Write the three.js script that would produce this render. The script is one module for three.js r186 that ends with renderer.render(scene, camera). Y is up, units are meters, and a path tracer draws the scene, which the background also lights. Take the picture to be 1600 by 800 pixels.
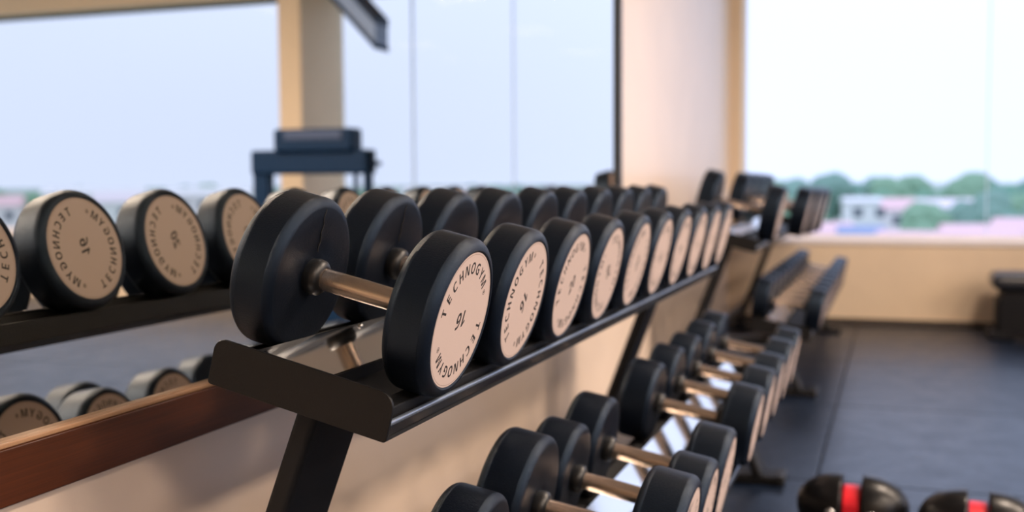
import * as THREE from 'three';
import { RoundedBoxGeometry } from 'three/addons/geometries/RoundedBoxGeometry.js';
import { mergeGeometries } from 'three/addons/utils/BufferGeometryUtils.js';
import { RectAreaLightUniformsLib } from 'three/addons/lights/RectAreaLightUniformsLib.js';
import { ImprovedNoise } from 'three/addons/math/ImprovedNoise.js';

// ---------------------------------------------------------------- camera, sky, light
const scene = new THREE.Scene();
const renderer = new THREE.WebGLRenderer({ antialias: true });
renderer.toneMapping = THREE.LinearToneMapping;
renderer.toneMappingExposure = 1.35;
renderer.shadowMap.enabled = true;
RectAreaLightUniformsLib.init();

const EYE = 0.838, YAW = 0.332, PITCH = 0.0654, ROLL = -0.0061, CAM_X = 0.946;
const camera = new THREE.PerspectiveCamera(2 * Math.atan(400 / 1740.1) * 180 / Math.PI, 2, 0.05, 4000);
{
  const c = Math.cos(ROLL), s = Math.sin(ROLL), cp = Math.cos(PITCH), sp = Math.sin(PITCH), cy = Math.cos(YAW), sy = Math.sin(YAW);
  const right = new THREE.Vector3(c * cy - s * sp * sy, s * cp, -(c * sy + s * sp * cy));
  const up = new THREE.Vector3(-s * cy - c * sp * sy, c * cp, -(-s * sy + c * sp * cy));
  const back = new THREE.Vector3(cp * sy, sp, cp * cy);
  const m = new THREE.Matrix4().makeBasis(right, up, back);
  camera.position.set(CAM_X, EYE, 0);
  camera.quaternion.setFromRotationMatrix(m);
  camera.focus = 1.27;
  camera.userData.fStop = 3.0;
  camera.updateMatrixWorld();
}
const noise = new ImprovedNoise();
{ // overcast sky, milky near the horizon, with soft brighter cloud
  const W = 512, H = 256, d = new Float32Array(W * H * 4);
  for (let r = 0; r < H; r++) for (let k = 0; k < W; k++) {
    const el = ((r + 0.5) / H - 0.5) * Math.PI, az = ((k + 0.5) / W) * 2 * Math.PI;
    const y = Math.sin(el), x = Math.cos(el) * Math.cos(az), z = Math.cos(el) * Math.sin(az);
    const t = THREE.MathUtils.smoothstep(y, -0.02, 0.4);
    const n = noise.noise(x * 2.2 + 7, y * 4 + 3, z * 2.2 + 1) * 0.05;
    const b = THREE.MathUtils.lerp(0.80, 0.96, t) + n;
    const i = (r * W + k) * 4;
    d[i] = b * 0.93; d[i + 1] = b * 1.04; d[i + 2] = b * 1.40; d[i + 3] = 1;
  }
  const tex = new THREE.DataTexture(d, W, H, THREE.RGBAFormat, THREE.FloatType);
  tex.mapping = THREE.EquirectangularReflectionMapping;
  tex.magFilter = tex.minFilter = THREE.LinearFilter;
  tex.needsUpdate = true;
  scene.background = tex;
  scene.backgroundIntensity = 1.0;
}
const LAMP_WATT = 63, LAMP_COLOR = new THREE.Color().setRGB(1.0, 0.80, 0.64);

// ---------------------------------------------------------------- helpers
let seed = 11;
const rnd = () => { seed = (seed * 1664525 + 1013904223) >>> 0; return seed / 4294967296; };
const used = new Map();
function numbered(name) {
  const n = used.get(name) ?? 0; used.set(name, n + 1);
  return n ? name + '_' + String(n).padStart(3, '0') : name;
}
// distances in the room are given as z > 0 away from the camera; world z is the negative of that
const V = (x, y, z) => new THREE.Vector3(x, y, -z);
function shadows(o) { o.castShadow = o.receiveShadow = true; return o; }
function mesh(name, geo, mat, parent) {
  const m = shadows(new THREE.Mesh(Array.isArray(geo) ? join(geo) : geo, mat));
  m.name = parent && parent !== scene ? name : numbered(name);
  (parent ?? scene).add(m);
  return m;
}
function thing(name, label, category, [x, y, z] = [0, 0, 0], group) {
  const o = new THREE.Group(); o.name = numbered(name); o.position.set(x, y, -z);
  o.userData = { label, category }; if (group) o.userData.group = group;
  scene.add(o); return o;
}
function copy(o, label, group) {
  const c = o.clone(); c.name = numbered(o.name.replace(/_\d{3}$/, ''));
  c.userData = { label, category: o.userData.category }; if (group ?? o.userData.group) c.userData.group = group ?? o.userData.group;
  scene.add(c); return c;
}
function struct(name) { const o = new THREE.Group(); o.name = name; o.userData = { kind: 'structure' }; scene.add(o); return o; }
function join(list) {
  const l = list.map((g) => { const h = g.index ? g.toNonIndexed() : g.clone(); for (const k of Object.keys(h.attributes)) if (!['position', 'normal', 'uv'].includes(k)) h.deleteAttribute(k); return h; });
  return mergeGeometries(l);
}
// axis-aligned box between two corners, uv in metres
function box(x0, x1, y0, y1, z0, z1, r = 0) {
  const w = x1 - x0, h = y1 - y0, d = z1 - z0;
  const g = r ? new RoundedBoxGeometry(w, h, d, 2, r) : new THREE.BoxGeometry(w, h, d);
  const p = g.attributes.position, n = g.attributes.normal, u = g.attributes.uv;
  for (let i = 0; i < p.count; i++) {
    const a = [Math.abs(n.getX(i)), Math.abs(n.getY(i)), Math.abs(n.getZ(i))];
    if (a[0] >= a[1] && a[0] >= a[2]) u.setXY(i, p.getZ(i) + z0, p.getY(i) + y0);
    else if (a[1] >= a[2]) u.setXY(i, p.getX(i) + x0, p.getZ(i) + z0);
    else u.setXY(i, p.getX(i) + x0, p.getY(i) + y0);
  }
  return g.translate((x0 + x1) / 2, (y0 + y1) / 2, -(z0 + z1) / 2);
}
function tube(points, r, seg = 12, radial = 10) {
  return new THREE.TubeGeometry(new THREE.CatmullRomCurve3(points, false, 'centripetal'), seg, r, radial, false);
}
function bar(a, b, r, radial = 12) { // straight closed rod
  const d = b.clone().sub(a), g = new THREE.CylinderGeometry(r, r, d.length(), radial);
  return g.applyQuaternion(new THREE.Quaternion().setFromUnitVectors(new THREE.Vector3(0, 1, 0), d.clone().normalize())).translate(...a.clone().add(b).multiplyScalar(0.5).toArray());
}
function noiseTexture(size, f, { srgb = false, repeat = [1, 1] } = {}) {
  const d = new Uint8Array(size * size * 4);
  for (let y = 0; y < size; y++) for (let x = 0; x < size; x++) {
    const c = f(x / size, y / size, x, y), i = (y * size + x) * 4;
    d[i] = c[0] * 255; d[i + 1] = c[1] * 255; d[i + 2] = c[2] * 255; d[i + 3] = 255;
  }
  const t = new THREE.DataTexture(d, size, size); t.wrapS = t.wrapT = THREE.RepeatWrapping; t.magFilter = t.minFilter = THREE.LinearFilter;
  t.repeat.set(...repeat); if (srgb) t.colorSpace = THREE.SRGBColorSpace; t.needsUpdate = true; return t;
}
// noise that repeats over the unit square
function tile(u, v, f, o = 0) {
  const a = u * 2 * Math.PI, b = v * 2 * Math.PI, k = f / (2 * Math.PI);
  return noise.noise(Math.cos(a) * k + o, Math.sin(a) * k + Math.cos(b) * k * 0.83 + o * 1.7, Math.sin(b) * k + o * 0.3);
}

// ---------------------------------------------------------------- materials
const rgb = (r, g, b) => new THREE.Color().setRGB(r, g, b);
const std = (o) => new THREE.MeshStandardMaterial(o);
const grain = noiseTexture(256, (u, v) => { const n = 0.5 + 0.5 * (rnd() * 2 - 1); return [n, n, n]; });
const grainFine = grain.clone(); grainFine.repeat.set(6, 3); grainFine.needsUpdate = true;
const plasterBump = noiseTexture(256, (u, v) => { const n = 0.5 + 0.3 * tile(u, v, 60) + 0.2 * tile(u, v, 150, 4); return [n, n, n]; });
const plasterTone = noiseTexture(256, (u, v) => { const n = 0.96 + 0.035 * tile(u, v, 9) + 0.02 * tile(u, v, 30, 3); return [n, n * 0.998, n * 0.99]; }, { repeat: [0.4, 0.4] });
const woodTone = noiseTexture(512, (u, v) => {
  const n = 0.5 + 0.5 * tile(u * 1, v, 6), s = 0.5 + 0.5 * noise.noise(u * 6, v * 90, 2.5), q = 0.5 + 0.5 * noise.noise(u * 14, v * 260, 8.1);
  const k = 0.45 + 0.3 * s + 0.2 * q + 0.15 * n; return [0.36 * k + 0.04, 0.19 * k + 0.015, 0.10 * k + 0.005];
}, { srgb: true, repeat: [1.2, 5] });
const rubberTone = noiseTexture(512, (u, v) => { const n = 0.80 + 0.12 * tile(u, v, 14) + 0.10 * (rnd() - 0.5) + 0.08 * tile(u, v, 50, 5); return [n, n, n]; });
const rubberRough = noiseTexture(256, (u, v) => { const n = 0.80 + 0.13 * tile(u, v, 10, 2) + 0.08 * tile(u, v, 40, 9); return [n, n, n]; });

const M = {
  wall: std({ color: rgb(0.86, 0.69, 0.55), map: plasterTone, roughness: 0.32, bumpMap: plasterBump, bumpScale: 0.0006 }),
  farWall: std({ color: rgb(0.82, 0.65, 0.47), map: plasterTone, roughness: 0.6, bumpMap: plasterBump, bumpScale: 0.0006 }),
  ceiling: std({ color: rgb(0.72, 0.62, 0.52), roughness: 0.85 }),
  sill: std({ color: rgb(0.84, 0.78, 0.77), roughness: 0.5 }),
  subfloor: std({ color: rgb(0.03, 0.03, 0.03), roughness: 0.9 }),
  tile: new THREE.MeshPhysicalMaterial({ specularColor: rgb(0.52, 0.74, 1.0), color: rgb(0.008, 0.014, 0.030), map: rubberTone, specularIntensity: 0.88, roughness: 0.43, roughnessMap: rubberRough, bumpMap: grain, bumpScale: 0.0008 }),
  tileB: new THREE.MeshPhysicalMaterial({ specularColor: rgb(0.52, 0.74, 1.0), color: rgb(0.008, 0.013, 0.027), map: rubberTone, specularIntensity: 0.88, roughness: 0.46, roughnessMap: rubberRough, bumpMap: grain, bumpScale: 0.0008 }),
  skirting: std({ color: rgb(0.06, 0.045, 0.035), roughness: 0.5 }),
  frame: std({ color: rgb(0.045, 0.05, 0.06), roughness: 0.4, metalness: 0.3 }),
  joint: new THREE.MeshPhysicalMaterial({ color: rgb(0.80, 0.85, 0.9), roughness: 0.9, transmission: 0.75, thickness: 0 }),
  glass: new THREE.MeshPhysicalMaterial({ color: rgb(0.97, 0.985, 1.0), transmission: 1, thickness: 0, roughness: 0, ior: 1.08 }),
  mirror: std({ color: rgb(0.73, 0.72, 0.67), metalness: 1, roughness: 0.0 }),
  wood: std({ color: rgb(1, 1, 1), map: woodTone, roughness: 0.38, bumpMap: woodTone, bumpScale: 0.0003 }),
  woodEdge: std({ color: rgb(0.42, 0.24, 0.13), roughness: 0.4 }),
  rubber: new THREE.MeshPhysicalMaterial({ color: rgb(0.0030, 0.0042, 0.0080), specularIntensity: 1.0, specularColor: rgb(0.46, 0.68, 1.0), roughness: 0.36, bumpMap: grainFine, bumpScale: 0.00025 }),
  seam: std({ color: rgb(0.004, 0.004, 0.004), roughness: 0.8 }),
  collar: std({ color: rgb(0.007, 0.007, 0.008), roughness: 0.42 }),
  handle: std({ color: rgb(0.60, 0.49, 0.41), metalness: 1, roughness: 0.27, bumpMap: grain, bumpScale: 0.00008 }),
  powder: new THREE.MeshPhysicalMaterial({ color: rgb(0.005, 0.005, 0.006), specularIntensity: 0.6, roughness: 0.44, bumpMap: grainFine, bumpScale: 0.0002 }),
  lipGloss: std({ color: rgb(0.006, 0.008, 0.012), roughness: 0.24 }),
  lipEdge: std({ color: rgb(0.30, 0.36, 0.46), metalness: 0.75, roughness: 0.3 }),
  powderSoft: std({ color: rgb(0.006, 0.006, 0.007), roughness: 0.6 }),
  plate: std({ color: rgb(0.72, 0.70, 0.67), metalness: 1, roughness: 0.07 }),
  screw: std({ color: rgb(0.6, 0.6, 0.6), metalness: 1, roughness: 0.3 }),
  navy: new THREE.MeshPhysicalMaterial({ color: rgb(0.002, 0.024, 0.075), specularIntensity: 0.4, roughness: 0.5 }),
  navyLight: std({ color: rgb(0.04, 0.07, 0.16), roughness: 0.5 }),
  screenBack: std({ color: rgb(0.24, 0.36, 0.62), roughness: 0.5 }),
  black: new THREE.MeshPhysicalMaterial({ color: rgb(0.003, 0.003, 0.004), specularIntensity: 0.6, roughness: 0.33 }),
  blackMat: new THREE.MeshPhysicalMaterial({ color: rgb(0.004, 0.004, 0.006), specularIntensity: 0.4, roughness: 0.6 }),
  vinyl: std({ color: rgb(0.02, 0.022, 0.03), roughness: 0.3 }),
  red: std({ color: rgb(0.62, 0.008, 0.02), roughness: 0.4 }),
  lampFace: std({ color: rgb(0.9, 0.9, 0.9), emissive: LAMP_COLOR, emissiveIntensity: 2.2, roughness: 0.6 }),
  lampRim: std({ color: rgb(0.7, 0.7, 0.7), roughness: 0.4 }),
  ground: std({ color: rgb(0.36, 0.44, 0.36), roughness: 1 }),
};

// ---------------------------------------------------------------- the room
const FAR = 6.8, WALL_T = 0.25, CEIL = 2.72, RIGHT = 6.2, BACK = -3.2, SILL = 0.496, HEAD = 2.132, SKIN = -0.008;
{
  const f = struct('floor');
  mesh('subfloor', box(SKIN - 0.3, RIGHT + 0.3, -0.2, -0.012, BACK - 0.3, FAR + WALL_T), M.subfloor, f);
  const T = 1.11, xs = [SKIN, 0.745], zs = [];
  while (xs[xs.length - 1] + T < RIGHT) xs.push(xs[xs.length - 1] + T);
  xs.push(RIGHT);
  for (let z = 4.29 - 7 * T; z < FAR - 0.2; z += T) if (z > BACK + 0.05) zs.push(z);
  zs.unshift(BACK); zs.push(FAR);
  const gap = 0.0025, cache = new Map();
  for (let i = 0; i + 1 < xs.length; i++) for (let k = 0; k + 1 < zs.length; k++) {
    const w = xs[i + 1] - xs[i] - 2 * gap, d = zs[k + 1] - zs[k] - 2 * gap, key = w.toFixed(3) + d.toFixed(3);
    if (!cache.has(key)) cache.set(key, box(-w / 2, w / 2, -0.012, 0, -d / 2, d / 2, 0.003));
    const m = mesh('floor_tile', cache.get(key), (i * 7 + k * 5) % 3 ? M.tile : M.tileB, f);
    m.position.set((xs[i] + xs[i + 1]) / 2, 0, -(zs[k] + zs[k + 1]) / 2);
    m.name = 'floor_tile' + (i + k ? '_' + String(i * (zs.length - 1) + k).padStart(3, '0') : '');
  }
  mesh('ceiling', box(SKIN - 0.3, RIGHT + 0.3, CEIL, CEIL + 0.2, BACK - 0.3, FAR + WALL_T), M.ceiling).userData.kind = 'structure';
  mesh('wall_left', box(SKIN - 0.3, SKIN, -0.2, CEIL, BACK - 0.3, FAR + WALL_T), M.wall).userData.kind = 'structure';
  const wr = struct('wall_right');
  mesh('parapet', box(RIGHT, RIGHT + WALL_T, -0.2, 0.15, BACK - 0.3, FAR + WALL_T), M.farWall, wr);
  mesh('lintel', box(RIGHT, RIGHT + WALL_T, 2.60, CEIL, BACK - 0.3, FAR + WALL_T), M.farWall, wr);
  mesh('pier', box(RIGHT, RIGHT + WALL_T, 0.15, 2.60, BACK - 0.3, BACK + 0.1), M.farWall, wr);
  mesh('pier', box(RIGHT, RIGHT + WALL_T, 0.15, 2.60, 6.55, FAR + WALL_T), M.farWall, wr);
  mesh('wall_back', box(SKIN, RIGHT, -0.2, CEIL, BACK - 0.3, BACK), M.farWall).userData.kind = 'structure';
  const w = struct('wall_far');
  mesh('parapet', box(SKIN, RIGHT, -0.2, SILL - 0.03, FAR, FAR + WALL_T), M.farWall, w);
  mesh('lintel', box(SKIN, RIGHT, HEAD, CEIL, FAR, FAR + WALL_T), M.farWall, w);
  mesh('pier', box(SKIN, 0.062, SILL - 0.03, HEAD, FAR, FAR + WALL_T), M.farWall, w);
  mesh('pier', box(6.1, RIGHT, SILL - 0.03, HEAD, FAR, FAR + WALL_T), M.farWall, w);
  mesh('column', box(2.72, 2.885, 0, CEIL, 6.45, FAR + WALL_T, 0.004), M.farWall, w);
  mesh('baseboard_far', box(SKIN, 2.72, 0, 0.035, FAR - 0.012, FAR), M.skirting).userData.kind = 'structure';
  // windows: frameless panes butted with silicone joints in a thin dark frame
  const win = (name, x0, x1, joints) => {
    const o = struct(name), zg = FAR + 0.17;
    mesh('window_sill', box(x0, x1, SILL - 0.03, SILL, FAR - 0.015, FAR + WALL_T, 0.004), M.sill, o);
    mesh('window_frame', [box(x0, x1, HEAD - 0.02, HEAD, zg - 0.02, zg + 0.03)], M.frame, o);
    mesh('window_bottom_rail', box(x0, x1, SILL, SILL + 0.02, zg - 0.02, zg + 0.03), M.sill, o);
    const e = [x0, ...joints, x1];
    for (let i = 0; i + 1 < e.length; i++) mesh('pane', box(e[i] + 0.006, e[i + 1] - 0.006, SILL + 0.02, HEAD - 0.02, zg, zg + 0.008), M.glass, o);
    for (const j of joints) mesh('pane_joint', box(j - (j < 2 ? 0.003 : 0.006), j + (j < 2 ? 0.003 : 0.006), SILL + 0.02, HEAD - 0.02, zg - 0.004, zg + 0.012), M.joint, o);
  };
  win('window_1', 0.062, 2.72, [1.44, 2.16]);
  win('window_2', 2.885, 6.1, []);
  { // glazed right side of the room
    const o = struct('window_3'), zs = [BACK + 0.1, -1.2, 0.75, 2.7, 4.65, 6.55], xg = RIGHT + 0.12;
    mesh('window_frame', [box(xg - 0.03, xg + 0.03, 0.15, 0.19, BACK + 0.1, 6.55), box(xg - 0.03, xg + 0.03, 2.56, 2.60, BACK + 0.1, 6.55)], M.frame, o);
    for (let i = 0; i + 1 < zs.length; i++) mesh('pane', box(xg - 0.004, xg + 0.004, 0.19, 2.56, zs[i] + 0.02, zs[i + 1] - 0.02), M.glass, o);
    for (const z of zs.slice(1, -1)) mesh('mullion', box(xg - 0.03, xg + 0.03, 0.19, 2.56, z - 0.02, z + 0.02), M.frame, o);
  }
}
{ // the wall mirror and its timber frame
  const o = thing('wall_mirror', 'long wall mirror above a dark timber strip, behind the near dumbbell rack', 'mirror', [0, 0, 0]);
  mesh('mirror_pane', box(SKIN, 0, 0.552, 2.35, -2.6, 3.90), M.mirror, o);
  mesh('bottom_rail', box(SKIN, 0.014, 0.480, 0.546, -2.6, 3.93, 0.003), M.wood, o);
  mesh('rail_edge', box(SKIN, 0.013, 0.546, 0.552, -2.6, 3.93, 0.002), M.woodEdge, o);
  mesh('end_stile', box(SKIN, 0.014, 0.552, 2.35, 3.90, 3.93, 0.003), M.frame, o);
}
// ceiling lamps: warm square panels
for (const [x, z] of [[2.1, 3.4], [3.3, -1.6], [3.3, 0.9], [3.3, 3.4], [5.2, -1.8], [5.2, 0.0], [5.2, 1.8], [5.2, 3.6]]) {
  const o = thing('ceiling_light', 'warm square ceiling light panel above the gym floor', 'light', [x, CEIL - 0.03, z], 'warm ceiling light panels');
  mesh('panel_rim', [box(-0.31, 0.31, 0, 0.03, -0.31, -0.29), box(-0.31, 0.31, 0, 0.03, 0.29, 0.31), box(-0.31, -0.29, 0, 0.03, -0.29, 0.29), box(0.29, 0.31, 0, 0.03, -0.29, 0.29)], M.lampRim, o);
  mesh('diffuser', box(-0.29, 0.29, 0.012, 0.03, -0.29, 0.29), M.lampFace, o);
  const l = new THREE.RectAreaLight(LAMP_COLOR, LAMP_WATT, 0.58, 0.58);
  l.name = 'ceiling_light'; l.position.set(0, 0.006, 0); l.lookAt(0, -1, 0); o.add(l);
}

// ---------------------------------------------------------------- dumbbell racks
const UP_T = 0.24, LOW_T = 0.19, UP_C = [0.356, 0.712], LOW_C = [0.552, 0.3555];
// a frame of a tray: origin on the seat line below the dumbbells' centre, x outwards and down, y away from the seat
function trayMatrix(c, tilt, seat) {
  const e2 = [Math.sin(tilt), Math.cos(tilt)];
  return new THREE.Matrix4().makeTranslation(c[0] - e2[0] * seat, c[1] - e2[1] * seat, 0).multiply(new THREE.Matrix4().makeRotationZ(-tilt));
}
const UP_M = trayMatrix(UP_C, UP_T, 0.095), LOW_M = trayMatrix(LOW_C, LOW_T, 0.0826);
function endPlate(x0, x1, y0, y1, r) {
  const s = new THREE.Shape(), q = 0.004;
  s.moveTo(x0 + q, y0); s.lineTo(x1 - q, y0); s.quadraticCurveTo(x1, y0, x1, y0 + q);
  s.lineTo(x1, y1 - r); s.absarc(x1 - r, y1 - r, r, 0, Math.PI / 2, false);
  s.lineTo(x0 + r * 0.75, y1); s.absarc(x0 + r * 0.75, y1 - r * 0.75, r * 0.75, Math.PI / 2, Math.PI, false);
  s.lineTo(x0, y0 + q); s.quadraticCurveTo(x0, y0, x0 + q, y0);
  return new THREE.ExtrudeGeometry(s, { depth: 0.003, bevelEnabled: true, bevelThickness: 0.0008, bevelSize: 0.0008, bevelSegments: 2, curveSegments: 10 });
}
function makeRack(label, z0, len) {
  const o = thing('dumbbell_rack', label, 'rack', [0, 0, z0]);
  for (const [mat, lip, nm] of [[UP_M, 0.05, 'upper'], [LOW_M, 0.05, 'lower']]) {
    const put = (g) => g.applyMatrix4(mat);
    // polished inner plate, sloping down from the back heads to the middle of the tray
    { const a = [-0.0675, 0.0185], b = [-0.010, -0.009], w = Math.hypot(b[0] - a[0], b[1] - a[1]);
      const g = box(0, w, -0.003, 0, 0.004, len - 0.004, 0.0008); g.rotateZ(Math.atan2(b[1] - a[1], b[0] - a[0])).translate(a[0], a[1], 0);
      mesh('tray_plate', put(g), M.plate, o); }
    mesh('tray_base', [put(box(-0.110, 0.112, -0.031, -0.027, 0.004, len - 0.004)), put(box(-0.0140, -0.0105, -0.027, -0.0115, 0.004, len - 0.004)), put(box(-0.0670, -0.0635, -0.027, 0.0145, 0.004, len - 0.004))], M.powderSoft, o);
    mesh('support_strip', put(box(-0.104, -0.076, -0.027, -0.0006, 0.02, len - 0.02, 0.002)), M.powderSoft, o);
    mesh('support_strip', put(box(0.078, 0.101, -0.027, -0.0006, 0.02, len - 0.02, 0.002)), M.powderSoft, o);
    mesh('front_lip', put(box(0.106, 0.112, -0.027, -0.0125, 0.004, len - 0.004, 0.0028)), M.lipGloss, o);
    mesh('lip_edge', put(bar(V(0.109, -0.0122, 0.006), V(0.109, -0.0122, len - 0.006), 0.0032, 10)), M.lipEdge, o);
    mesh('back_lip', put(box(-0.112, -0.108, -0.031, 0.0, 0.004, len - 0.004, 0.001)), M.powder, o);
    for (const z of [0.003, len]) { const g = endPlate(-0.112, 0.113, -0.031, 0.0215, 0.018); g.translate(0, 0, -z); mesh('end_plate', put(g), M.powder, o); }
    for (const z of [0.26, len - 0.25]) mesh('bolt', put(new THREE.SphereGeometry(0.004, 10, 6, 0, 6.3, 0, 1.57).rotateZ(-0.44).translate(-0.062, 0.0158, -z)), M.screw, o);
  }
  for (const z of [0.055, len - 0.30]) {
    // upright: flat oval tube leaning out from the wall foot to the upper tray
    const leg = (a, b, wx, wz) => {
      const d = new THREE.Vector3(b[0] - a[0], b[1] - a[1], 0), L = d.length();
      const g = new RoundedBoxGeometry(wx, L, wz, 3, 0.008);
      return g.rotateZ(-Math.atan2(d.x, d.y)).translate((a[0] + b[0]) / 2, (a[1] + b[1]) / 2, -(z + wz / 2));
    };
    mesh('upright', leg([0.100, 0.012], [0.318, 0.596], 0.028, 0.13), M.powder, o);
    mesh('lower_arm', leg([0.165, 0.205], [0.60, 0.215], 0.03, 0.09), M.powder, o);
    mesh('front_strut', leg([0.60, 0.02], [0.50, 0.24], 0.026, 0.09), M.powder, o);
    const ft = mesh('foot', box(0.03, 0.66, 0, 0.026, z + 0.005, z + 0.095, 0.006), M.powder, o);
    mesh('foot_cap', box(0.645, 0.668, 0, 0.03, z, z + 0.10, 0.005), M.collar, ft);
  }
  mesh('cross_bar', box(0.118, 0.142, 0.10, 0.15, 0.12, len - 0.24, 0.006), M.powder, o);
  return o;
}
const R1 = 1.062, RL = 2.32, R2 = 4.36;
makeRack('near two-tier black dumbbell rack, its sloping upper end plate sharp in the foreground', R1, RL);
makeRack('far two-tier black dumbbell rack standing beyond the near one, close to the far window', R2, RL - 0.04);

// ---------------------------------------------------------------- dumbbells
function capTexture(number, size) {
  const c = document.createElement('canvas'); c.width = c.height = size;
  const g = c.getContext('2d'), s = size / 1024;
  g.fillStyle = '#c0aca2'; g.fillRect(0, 0, size, size);
  for (let i = 0; i < 900; i++) { g.fillStyle = `rgba(${rnd() < 0.5 ? '90,70,60' : '255,245,235'},${0.02 + rnd() * 0.03})`; const r = (2 + rnd() * 7) * s; g.fillRect(rnd() * size, rnd() * size, r, r); }
  g.translate(size / 2, size / 2);
  g.strokeStyle = 'rgba(80,60,50,0.35)'; g.lineWidth = 5 * s; g.beginPath(); g.arc(0, 0, 497 * s, 0, 6.3); g.stroke();
  g.fillStyle = '#241e1b'; g.textAlign = 'center'; g.textBaseline = 'middle';
  const word = [...'TECHNOGYM', '®'];
  for (const half of [0, Math.PI]) word.forEach((ch, i) => {
    g.save(); g.rotate(half - 1.22 + i * 0.271); g.translate(0, -392 * s);
    g.font = `bold ${(ch === '®' ? 60 : 122) * s}px sans-serif`; g.fillText(ch, 0, 0); g.restore();
  });
  g.font = `italic bold ${170 * s}px sans-serif`; g.fillText(number, 0, 8 * s);
  const t = new THREE.CanvasTexture(c); t.colorSpace = THREE.SRGBColorSpace; t.magFilter = THREE.LinearFilter; return t;
}
const capMats = new Map();
function capMat(n) {
  if (!capMats.has(n)) capMats.set(n, std({ color: rgb(1, 1, 1), map: capTexture(n, n === '16' ? 1024 : 512), roughness: 0.55 }));
  return capMats.get(n);
}
// profile of one head: axis along +y, inner face at y = 0, outer face at y = t
function headGeo(R, t) {
  const p = [[0.0, 0.0035], [0.026, 0.0035], [0.034, 0.001], [R - 0.022, 0.0]], ri = 0.011, ro = 0.0125, rc = R * 0.845;
  for (let i = 0; i <= 6; i++) { const a = -Math.PI / 2 + i * Math.PI / 12; p.push([R - ri + ri * Math.cos(a), ri + ri * Math.sin(a)]); }
  for (let i = 0; i <= 6; i++) { const a = i * Math.PI / 12; p.push([R - ro + ro * Math.cos(a), t - ro + ro * Math.sin(a)]); }
  p.push([rc + 0.0022, t], [rc + 0.0004, t - 0.0008], [rc, t - 0.003], [0, t - 0.003]);
  return new THREE.LatheGeometry(p.map(([x, y]) => new THREE.Vector2(x, y)), 72);
}
function makeDumbbell({ R = 0.095, L = 0.255, T = 0.0575, num = '16', spinF = 0, spinB = 0, r = 0.0130, seam = false }) {
  const o = new THREE.Group(), half = L / 2, inner = half - T;
  for (const s of [1, -1]) {
    const g = headGeo(R, T).rotateZ(-s * Math.PI / 2).translate(s * inner, R, 0);
    const h = mesh('head', g, M.rubber, o);
    const cap = new THREE.CircleGeometry(R * 0.845 - 0.0002, 72).rotateZ(s > 0 ? spinF : spinB).rotateY(s * Math.PI / 2).translate(s * (half - 0.0012), R, 0);
    mesh('end_cap', cap, capMat(num), h);
    if (seam) {
      const pts = []; for (let i = 0; i <= 10; i++) pts.push(new THREE.Vector3(s * (inner - 0.0002 + (i === 10 ? 0.003 : 0)), R + 0.03 + (R - 0.039) * i / 10, 0.0015 * Math.sin(i * 1.9)));
      mesh('mould_seam', tube(pts, 0.0008, 20, 5), M.seam, h);
    }
    const col = new THREE.LatheGeometry([[r, 0.016], [r + 0.004, 0.0155], [r + 0.0085, 0.011], [r + 0.0095, 0.004], [r + 0.0075, -0.004]].map(([a, b]) => new THREE.Vector2(a, b)), 32);
    mesh('collar', col.rotateZ(s * Math.PI / 2).translate(s * inner, R, 0), M.collar, o);
  }
  const pr = []; for (let i = 0; i <= 16; i++) { const q = i / 16 * 2 - 1; pr.push(new THREE.Vector2(r + 0.0006 * (1 - q * q), q * (inner + 0.004))); }
  mesh('handle', new THREE.LatheGeometry(pr, 36).rotateZ(Math.PI / 2).translate(0, R, 0), M.handle, o);
  return o;
}
const protos = new Map();
function dumbbell(spec, tray, z, label, shift = 0) {
  const key = JSON.stringify(spec);
  const fresh = !protos.has(key);
  if (fresh) protos.set(key, makeDumbbell(spec));
  const o = protos.get(key).clone();
  o.name = numbered('dumbbell'); scene.add(o);
  const p = new THREE.Vector3(shift, 0, 0).applyMatrix4(tray);
  o.position.set(p.x, p.y, -z); o.rotation.z = -(tray === UP_M ? UP_T : LOW_T);
  o.userData = { label, category: 'dumbbell' };
  return o;
}
const ord = ['first', 'second', 'third', 'fourth', 'fifth', 'sixth', 'seventh', 'eighth', 'ninth', 'tenth', 'eleventh'];
{ // near rack, upper tray: ten of one size
  const P = 0.2282, Z0 = 1.1777;
  const nums = ['16', '16', '20', '20', '22', '22', '24', '24', '26', '26'], spF = [Math.PI + 0.12, -1.95, 0.7, 2.2, 1.1, -0.6, 2.9, 0.2, 1.7, -2.4], spB = [0.9, Math.PI / 2, Math.PI / 2 - 0.15, 1.8, 0.4, 2.2, -1.0, 0.6, 2.0, 1.1];
  for (let k = 0; k < 10; k++) {
    const lab = k === 0 ? 'sharpest black dumbbell, cream end cap marked 16, first beside the foreground end plate'
      : k === 9 ? 'last black dumbbell at the far end of the near upper tray'
      : `black dumbbell with cream cap, ${ord[k]} from the foreground end plate, near upper tray`;
    dumbbell({ num: nums[k], spinF: spF[k], spinB: spB[k], seam: k < 2 }, UP_M, Z0 + k * P, lab);
  }
}
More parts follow.
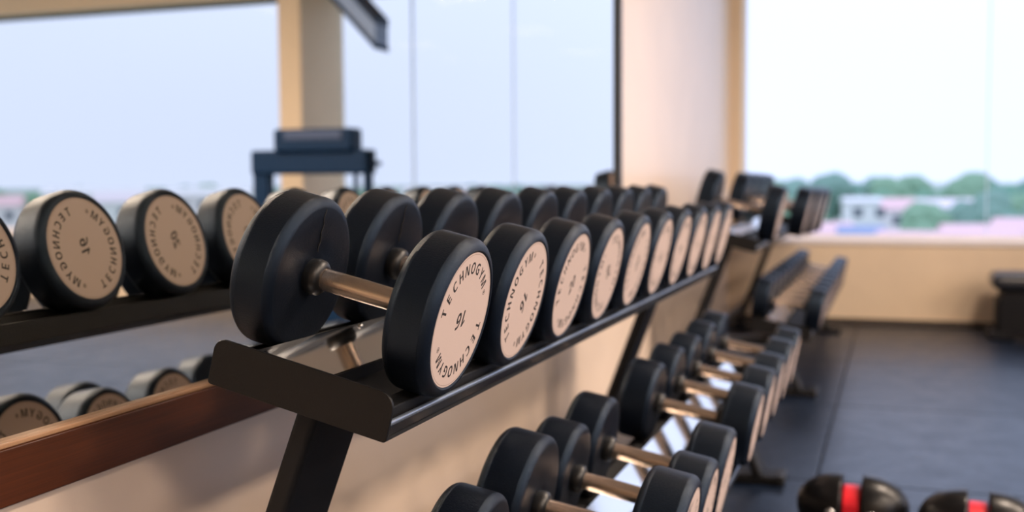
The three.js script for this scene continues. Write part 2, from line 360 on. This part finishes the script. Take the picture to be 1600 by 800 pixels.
{ // near rack, lower tray: mixed sizes with a gap after the fourth
  const list = [[1.27, 0.083], [1.467, 0.098], [1.670, 0.085], [1.865, 0.088], [2.307, 0.084], [2.540, 0.084], [2.773, 0.082], [3.008, 0.084], [3.24, 0.084]];
  const lab = ['low black dumbbell cut by the bottom edge, nearest on the near lower tray',
    'biggest low black dumbbell on the near lower tray, second from its near end',
    'black dumbbell with bare metal handle, third from near end of near lower tray',
    'low black dumbbell just before the empty gap, fourth on the near lower tray',
    'low black dumbbell just past the empty gap on the near lower tray',
    'low black dumbbell, second past the empty gap on the near lower tray',
    'low black dumbbell, third past the empty gap on the near lower tray',
    'low black dumbbell, fourth past the empty gap on the near lower tray',
    'low black dumbbell at the far end of the near lower tray'];
  list.forEach(([z, R], i) => dumbbell({ R, L: 0.28, T: 0.068, num: i === 1 ? '22' : '20', spinF: i * 1.3, spinB: 2 - i }, LOW_M, z, lab[i], -0.008));
}
{ // far rack, upper tray: one big dumbbell, a gap, then five more
  const lab = ['big black dumbbell standing alone before the gap on the far upper tray', 'big black dumbbell just past the gap on the far upper tray',
    'big black dumbbell, second past the gap on the far upper tray', 'big black dumbbell, third past the gap on the far upper tray', 'big black dumbbell at the window end of the far upper tray'];
  [[4.66, 0.335, -0.022], [5.42, 0.365, 0.016], [5.70, 0.38, 0.026], [5.98, 0.38, 0.034], [6.26, 0.38, 0.042]].forEach(([z, L, shift], i) => dumbbell({ R: 0.118, L, T: 0.07, num: '26', spinF: i, spinB: i * 2 }, UP_M, z, lab[i], shift));
}
{ // far rack, lower tray: ten
  for (let k = 0; k < 10; k++) dumbbell({ R: 0.084, L: 0.27, T: 0.063, num: '20', spinF: k * 1.1, spinB: k }, LOW_M, 4.50 + k * 0.21,
    k === 0 ? 'low black dumbbell nearest the near end of the far lower tray' : k === 9 ? 'low black dumbbell at the window end of the far lower tray' : `low black dumbbell, ${ord[k]} from the near end of the far lower tray`);
}

// ---------------------------------------------------------------- other equipment
{ // two low black weights on the floor with a red grip between their lobes
  const lobe = (s) => { // domed body, flat towards the middle
    const g = new THREE.SphereGeometry(1, 36, 24), p = g.attributes.position;
    for (let i = 0; i < p.count; i++) {
      let x = p.getX(i), y = p.getY(i), z = p.getZ(i);
      const q = (v, e) => Math.sign(v) * Math.pow(Math.abs(v), e);
      x = x * s > 0 ? q(x, 1.0) * 0.10 : q(x, 0.35) * 0.008; y = q(y, 0.95) * 0.074; z = q(z, 0.95) * 0.075;
      p.setXYZ(i, x + s * 0.028, y + 0.074, z);
    }
    g.computeVertexNormals(); return g;
  };
  const o = thing('floor_weight', 'low black weight with red middle on the floor, left one of two', 'weight', [0.860, 0, 2.70]);
  for (const s of [-1, 1]) {
    const b = mesh('lobe', lobe(s), M.black, o);
    mesh('button', new THREE.SphereGeometry(0.011, 14, 8).scale(1, 0.7, 0.7).translate(s * 0.045, 0.076, 0.0735), M.screw, b);
  }
  const sh = new THREE.Shape(); sh.moveTo(-0.065, 0.004); sh.lineTo(0.065, 0.004); sh.lineTo(0.062, 0.09); sh.quadraticCurveTo(0.05, 0.118, 0, 0.12); sh.quadraticCurveTo(-0.05, 0.118, -0.062, 0.09); sh.lineTo(-0.065, 0.004);
  const grip = new THREE.ExtrudeGeometry(sh, { depth: 0.034, bevelEnabled: true, bevelSize: 0.002, bevelThickness: 0.002, bevelSegments: 2, curveSegments: 10 }).translate(0, 0, -0.017).rotateY(Math.PI / 2);
  mesh('grip', grip, M.red, o);
  o.rotation.y = -0.03;
  const c = copy(o, 'low black weight with red middle on the floor, right one of two'); c.position.set(1.130, 0, -2.64); c.rotation.y = -0.06;
}
{ // padded bench end at the right, under the far window
  const o = thing('weight_bench', 'low black padded bench at the right edge, below the far window', 'bench', [1.43, 0, 6.30]);
  mesh('pad', box(0.0, 0.60, 0.262, 0.350, 0, 0.32, 0.04), M.vinyl, o);
  mesh('bench_frame', [box(0.05, 0.55, 0.20, 0.255, 0.04, 0.28, 0.01), box(0.03, 0.10, 0.03, 0.21, 0.05, 0.27, 0.01), box(0.48, 0.55, 0.03, 0.21, 0.05, 0.27, 0.01)], M.blackMat, o);
  mesh('side_panel', box(0.04, 0.56, 0.03, 0.22, 0.035, 0.05, 0.004), M.blackMat, o);
  for (const x of [-0.015, 0.48]) mesh('foot', box(x, x + 0.13, 0, 0.04, 0.0, 0.32, 0.012), M.blackMat, o);
}
{ // exercise machine seen only in the mirror, in front of the column
  const o = thing('treadmill', 'dark blue-black treadmill with a wide console, seen in the mirror before the beige column', 'treadmill', [1.87, 0, 5.3]);
  mesh('deck', box(0.04, 0.70, 0.10, 0.16, 0.30, 0.95, 0.02), M.navy, o);
  mesh('motor_hood', box(0.03, 0.71, 0.03, 0.26, 0.25, 0.52, 0.05), M.navy, o);
  for (const x of [0.0, 0.645]) mesh('upright', box(x, x + (x ? 0.10 : 0.03), 0.0, 1.03, 0.38, 0.46, 0.01), M.navy, o);
  mesh('cross_panel', box(0.0, 0.745, 0.895, 1.035, 0.36, 0.50, 0.015), M.navy, o);
  const con = mesh('console', box(0.07, 0.575, 1.02, 1.155, 0.33, 0.47, 0.02), M.navy, o);
  mesh('console_face', box(0.13, 0.50, 1.09, 1.145, 0.322, 0.331, 0.003), M.navyLight, con);
  for (const x of [0.012, 0.70]) mesh('hand_rail', tube([V(x + 0.02, 0.96, 0.44), V(x + 0.02, 0.96, 0.5), V(x + 0.02, 0.955, 0.6)], 0.016), M.navy, o);
  mesh('side_rail', [box(0.0, 0.05, 0.0, 0.12, 0.3, 0.93, 0.01), box(0.69, 0.74, 0.0, 0.12, 0.3, 0.93, 0.01)], M.navy, o);
  mesh('hand_post', box(0.085, 0.10, 0.10, 0.93, 0.40, 0.44, 0.004), M.navy, o);
}
{ // tilted hanging screen, seen only in the mirror at the top edge
  const o = thing('hanging_screen', 'slanted dark hanging screen with a grey side, seen at the top of the mirror', 'screen', [2.02, 1.645, 6.1]);
  const par = (y0, y1, d0, d1, mat, nm) => {
    const s = new THREE.Shape(); s.moveTo(0, y0); s.lineTo(0.62, 0.66 + y0); s.lineTo(0.62, 0.66 + y1); s.lineTo(0, y1); s.lineTo(0, y0);
    mesh(nm, new THREE.ExtrudeGeometry(s, { depth: d1 - d0, bevelEnabled: false }).translate(0, 0, -d1), mat, o);
  };
  par(0.0, 0.035, 0, 0.2, M.navy, 'lower_edge');
  par(0.035, 0.155, 0.01, 0.19, M.screenBack, 'body');
  par(0.155, 0.20, 0, 0.2, M.navy, 'upper_edge');
  mesh('ceiling_pole', box(0.50, 0.55, 0.72, CEIL - 1.645, 0.08, 0.13, 0.008), M.navy, o);
}

// ---------------------------------------------------------------- outside
const GROUND = -9.2;
{
  const g = new THREE.CircleGeometry(3000, 64).rotateX(-Math.PI / 2).translate(0, GROUND, -2600);
  mesh('ground', g, M.ground).userData.kind = 'structure';
  const leaf = [rgb(0.19, 0.36, 0.24), rgb(0.15, 0.31, 0.23), rgb(0.24, 0.39, 0.25), rgb(0.21, 0.34, 0.27)].map((c) => std({ color: c, roughness: 1 }));
  const bark = std({ color: rgb(0.2, 0.16, 0.13), roughness: 1 });
  const crown = (h, w) => {
    const l = [];
    for (let i = 0; i < 9; i++) {
      const r = w * (0.20 + 0.14 * rnd()), a = rnd() * 6.28, q = rnd(), g0 = new THREE.IcosahedronGeometry(r, 2), p = g0.attributes.position;
      for (let k = 0; k < p.count; k++) { const f = 1 + 0.18 * noise.noise(p.getX(k) / r * 2 + i, p.getY(k) / r * 2, p.getZ(k) / r * 2 + h); p.setXYZ(k, p.getX(k) * f, p.getY(k) * f * 0.9, p.getZ(k) * f); }
      g0.computeVertexNormals();
      l.push(g0.translate(Math.cos(a) * w * 0.32 * (1 - 0.5 * q), h * (0.42 + 0.44 * q), Math.sin(a) * w * 0.32 * (1 - 0.5 * q)));
    }
    return l;
  };
  const protoTree = [0, 1, 2, 3].map((i) => {
    const o = new THREE.Group(), h = 9 + i * 0.5, w = 8 + i;
    mesh('crown', crown(h, w), leaf[i], o);
    mesh('trunk', new THREE.CylinderGeometry(0.22, 0.38, h * 0.55, 9).translate(0, h * 0.275, 0), bark, o);
    return o;
  });
  let n = 0;
  const tree = (x, z, s, label, group) => {
    const o = protoTree[n++ % 4].clone(); o.name = numbered('tree'); scene.add(o); o.position.set(x, GROUND, -z); o.scale.setScalar(s); o.rotation.y = rnd() * 6;
    o.userData = { label, category: 'tree', group };
  };
  const taken = [];
  const free = (x, z, r) => taken.every(([a, b, c]) => Math.hypot(a - x, b - z) > r + c);
  const scatter = (count, t0, t1, z0, z1, s0, s1, label, group) => {
    for (let i = 0, tries = 0; i < count && tries < 4000; tries++) {
      const z = z0 + rnd() * (z1 - z0), x = CAM_X + (t0 + (t1 - t0) * rnd()) * z, q = s0 + rnd() * (s1 - s0), r = 5.6 * q;
      if (!free(x, z, r)) continue;
      taken.push([x, z, r]); tree(x, z, q, label, group); i++;
    }
  };
  const walls = { white: std({ color: rgb(0.86, 0.84, 0.80), roughness: 0.9 }), cream: std({ color: rgb(0.86, 0.80, 0.78), roughness: 0.9 }), grey: std({ color: rgb(0.60, 0.64, 0.74), roughness: 0.9 }) };
  const roofs = { pink: std({ color: rgb(0.86, 0.58, 0.58), roughness: 0.9 }), pale: std({ color: rgb(0.86, 0.76, 0.78), roughness: 0.9 }), slate: std({ color: rgb(0.30, 0.36, 0.52), roughness: 0.9 }), white: std({ color: rgb(0.85, 0.83, 0.82), roughness: 0.9 }) };
  const dark = std({ color: rgb(0.10, 0.12, 0.15), roughness: 0.3 });
  const house = (x, z, w, d, hw, hr, wm, rm, turn, label, group) => {
    const o = thing('house', label, 'house', [x, GROUND, z], group); o.rotation.y = turn;
    taken.push([x, z, Math.hypot(w, d) / 2 + 0.6]);
    mesh('wall', box(-w / 2, w / 2, 0, hw, -d / 2, d / 2), walls[wm], o);
    const s = new THREE.Shape(); s.moveTo(-d / 2 - 0.4, 0); s.lineTo(d / 2 + 0.4, 0); s.lineTo(0, hr); s.lineTo(-d / 2 - 0.4, 0);
    mesh('roof', new THREE.ExtrudeGeometry(s, { depth: w + 0.8, bevelEnabled: false }).translate(0, 0, -w / 2 - 0.4).rotateY(Math.PI / 2).translate(0, hw, 0), roofs[rm], o);
    for (let i = 0; i < Math.max(2, Math.floor(w / 3)); i++) mesh('window', box(-w / 2 + 0.8 + i * 3, -w / 2 + 2.0 + i * 3, hw - 2.2, hw - 0.9, -d / 2 - 0.06, -d / 2 + 0.02), dark, o);
  };
  const dir = (px) => Math.tan(Math.atan((px - 800) / 1740) - YAW); // bearing of a photo column
  const at = (px, z) => CAM_X + dir(px) * z, refl = (px, z) => -(CAM_X + dir(px) * z);
  house(at(1345, 165), 165, 4.4, 5, 7.2, 0.6, 'white', 'white', 0.2, 'small bright white building among the trees outside the window');
  house(at(1465, 190), 190, 13, 7, 5.8, 1.4, 'grey', 'pale', 0.05, 'long pale low building among the trees outside the window');
  house(at(1392, 176), 176, 6, 5, 5.8, 1.7, 'cream', 'pink', -0.2, 'pink-roofed house beside the small white building outside');
  house(at(1282, 118), 118, 6, 5, 4.4, 1.5, 'cream', 'pink', 0.5, 'pink-roofed house at the left of the window view, close to the dumbbells');
  house(at(1345, 114), 114, 3.6, 4, 4.9, 0.8, 'white', 'slate', 0.1, 'small slate-blue-roofed house low in the window view');
  house(at(1432, 108), 108, 6, 5, 4.4, 1.1, 'white', 'pink', -0.1, 'low pink-roofed house in the middle of the window view');
  house(at(1528, 115), 115, 6, 5, 4.8, 1.1, 'cream', 'pink', 0.15, 'pink-roofed house right of the middle of the window view');
  house(at(1608, 124), 124, 6, 5, 4.7, 1.5, 'cream', 'pink', -0.25, 'pink-roofed house at the right edge of the window view');
  house(at(1420, 88), 88, 18, 5, 5.3, 0.5, 'white', 'pale', 0.03, 'long pale roof nearest the window, just above the sill');
  house(refl(150, 150), 150, 15, 8, 8.7, 1.2, 'white', 'white', -0.6, 'white building on the horizon reflected at the left of the mirror');
  house(refl(195, 140), 140, 8, 7, 7.6, 1.4, 'white', 'pale', -0.7, 'lower white house reflected right of the white building in the mirror');
  house(refl(330, 160), 160, 13, 8, 8.3, 1.4, 'cream', 'white', -0.5, 'pale building reflected in the mirror left of the treadmill');
  house(refl(8, 140), 140, 5, 6, 7.0, 1.6, 'cream', 'pink', -0.6, 'pink-roofed house reflected at the left edge of the mirror');
  house(refl(690, 150), 150, 10, 8, 8.0, 1.4, 'cream', 'pale', -0.4, 'pale house reflected right of the treadmill in the mirror');
  scatter(26, -0.14, 0.115, 205, 300, 0.92, 1.08, 'hazy green tree on the skyline behind the houses outside the window', 'skyline trees through the far window');
  scatter(14, -0.13, 0.11, 140, 198, 0.6, 0.78, 'hazy green tree among the houses outside the window', 'trees among the houses through the far window');
  scatter(34, 0.24, 1.02, 200, 330, 0.74, 0.95, 'hazy blue-green tree on the horizon reflected in the mirror', 'horizon trees reflected in the mirror');
}

renderer.render(scene, camera);
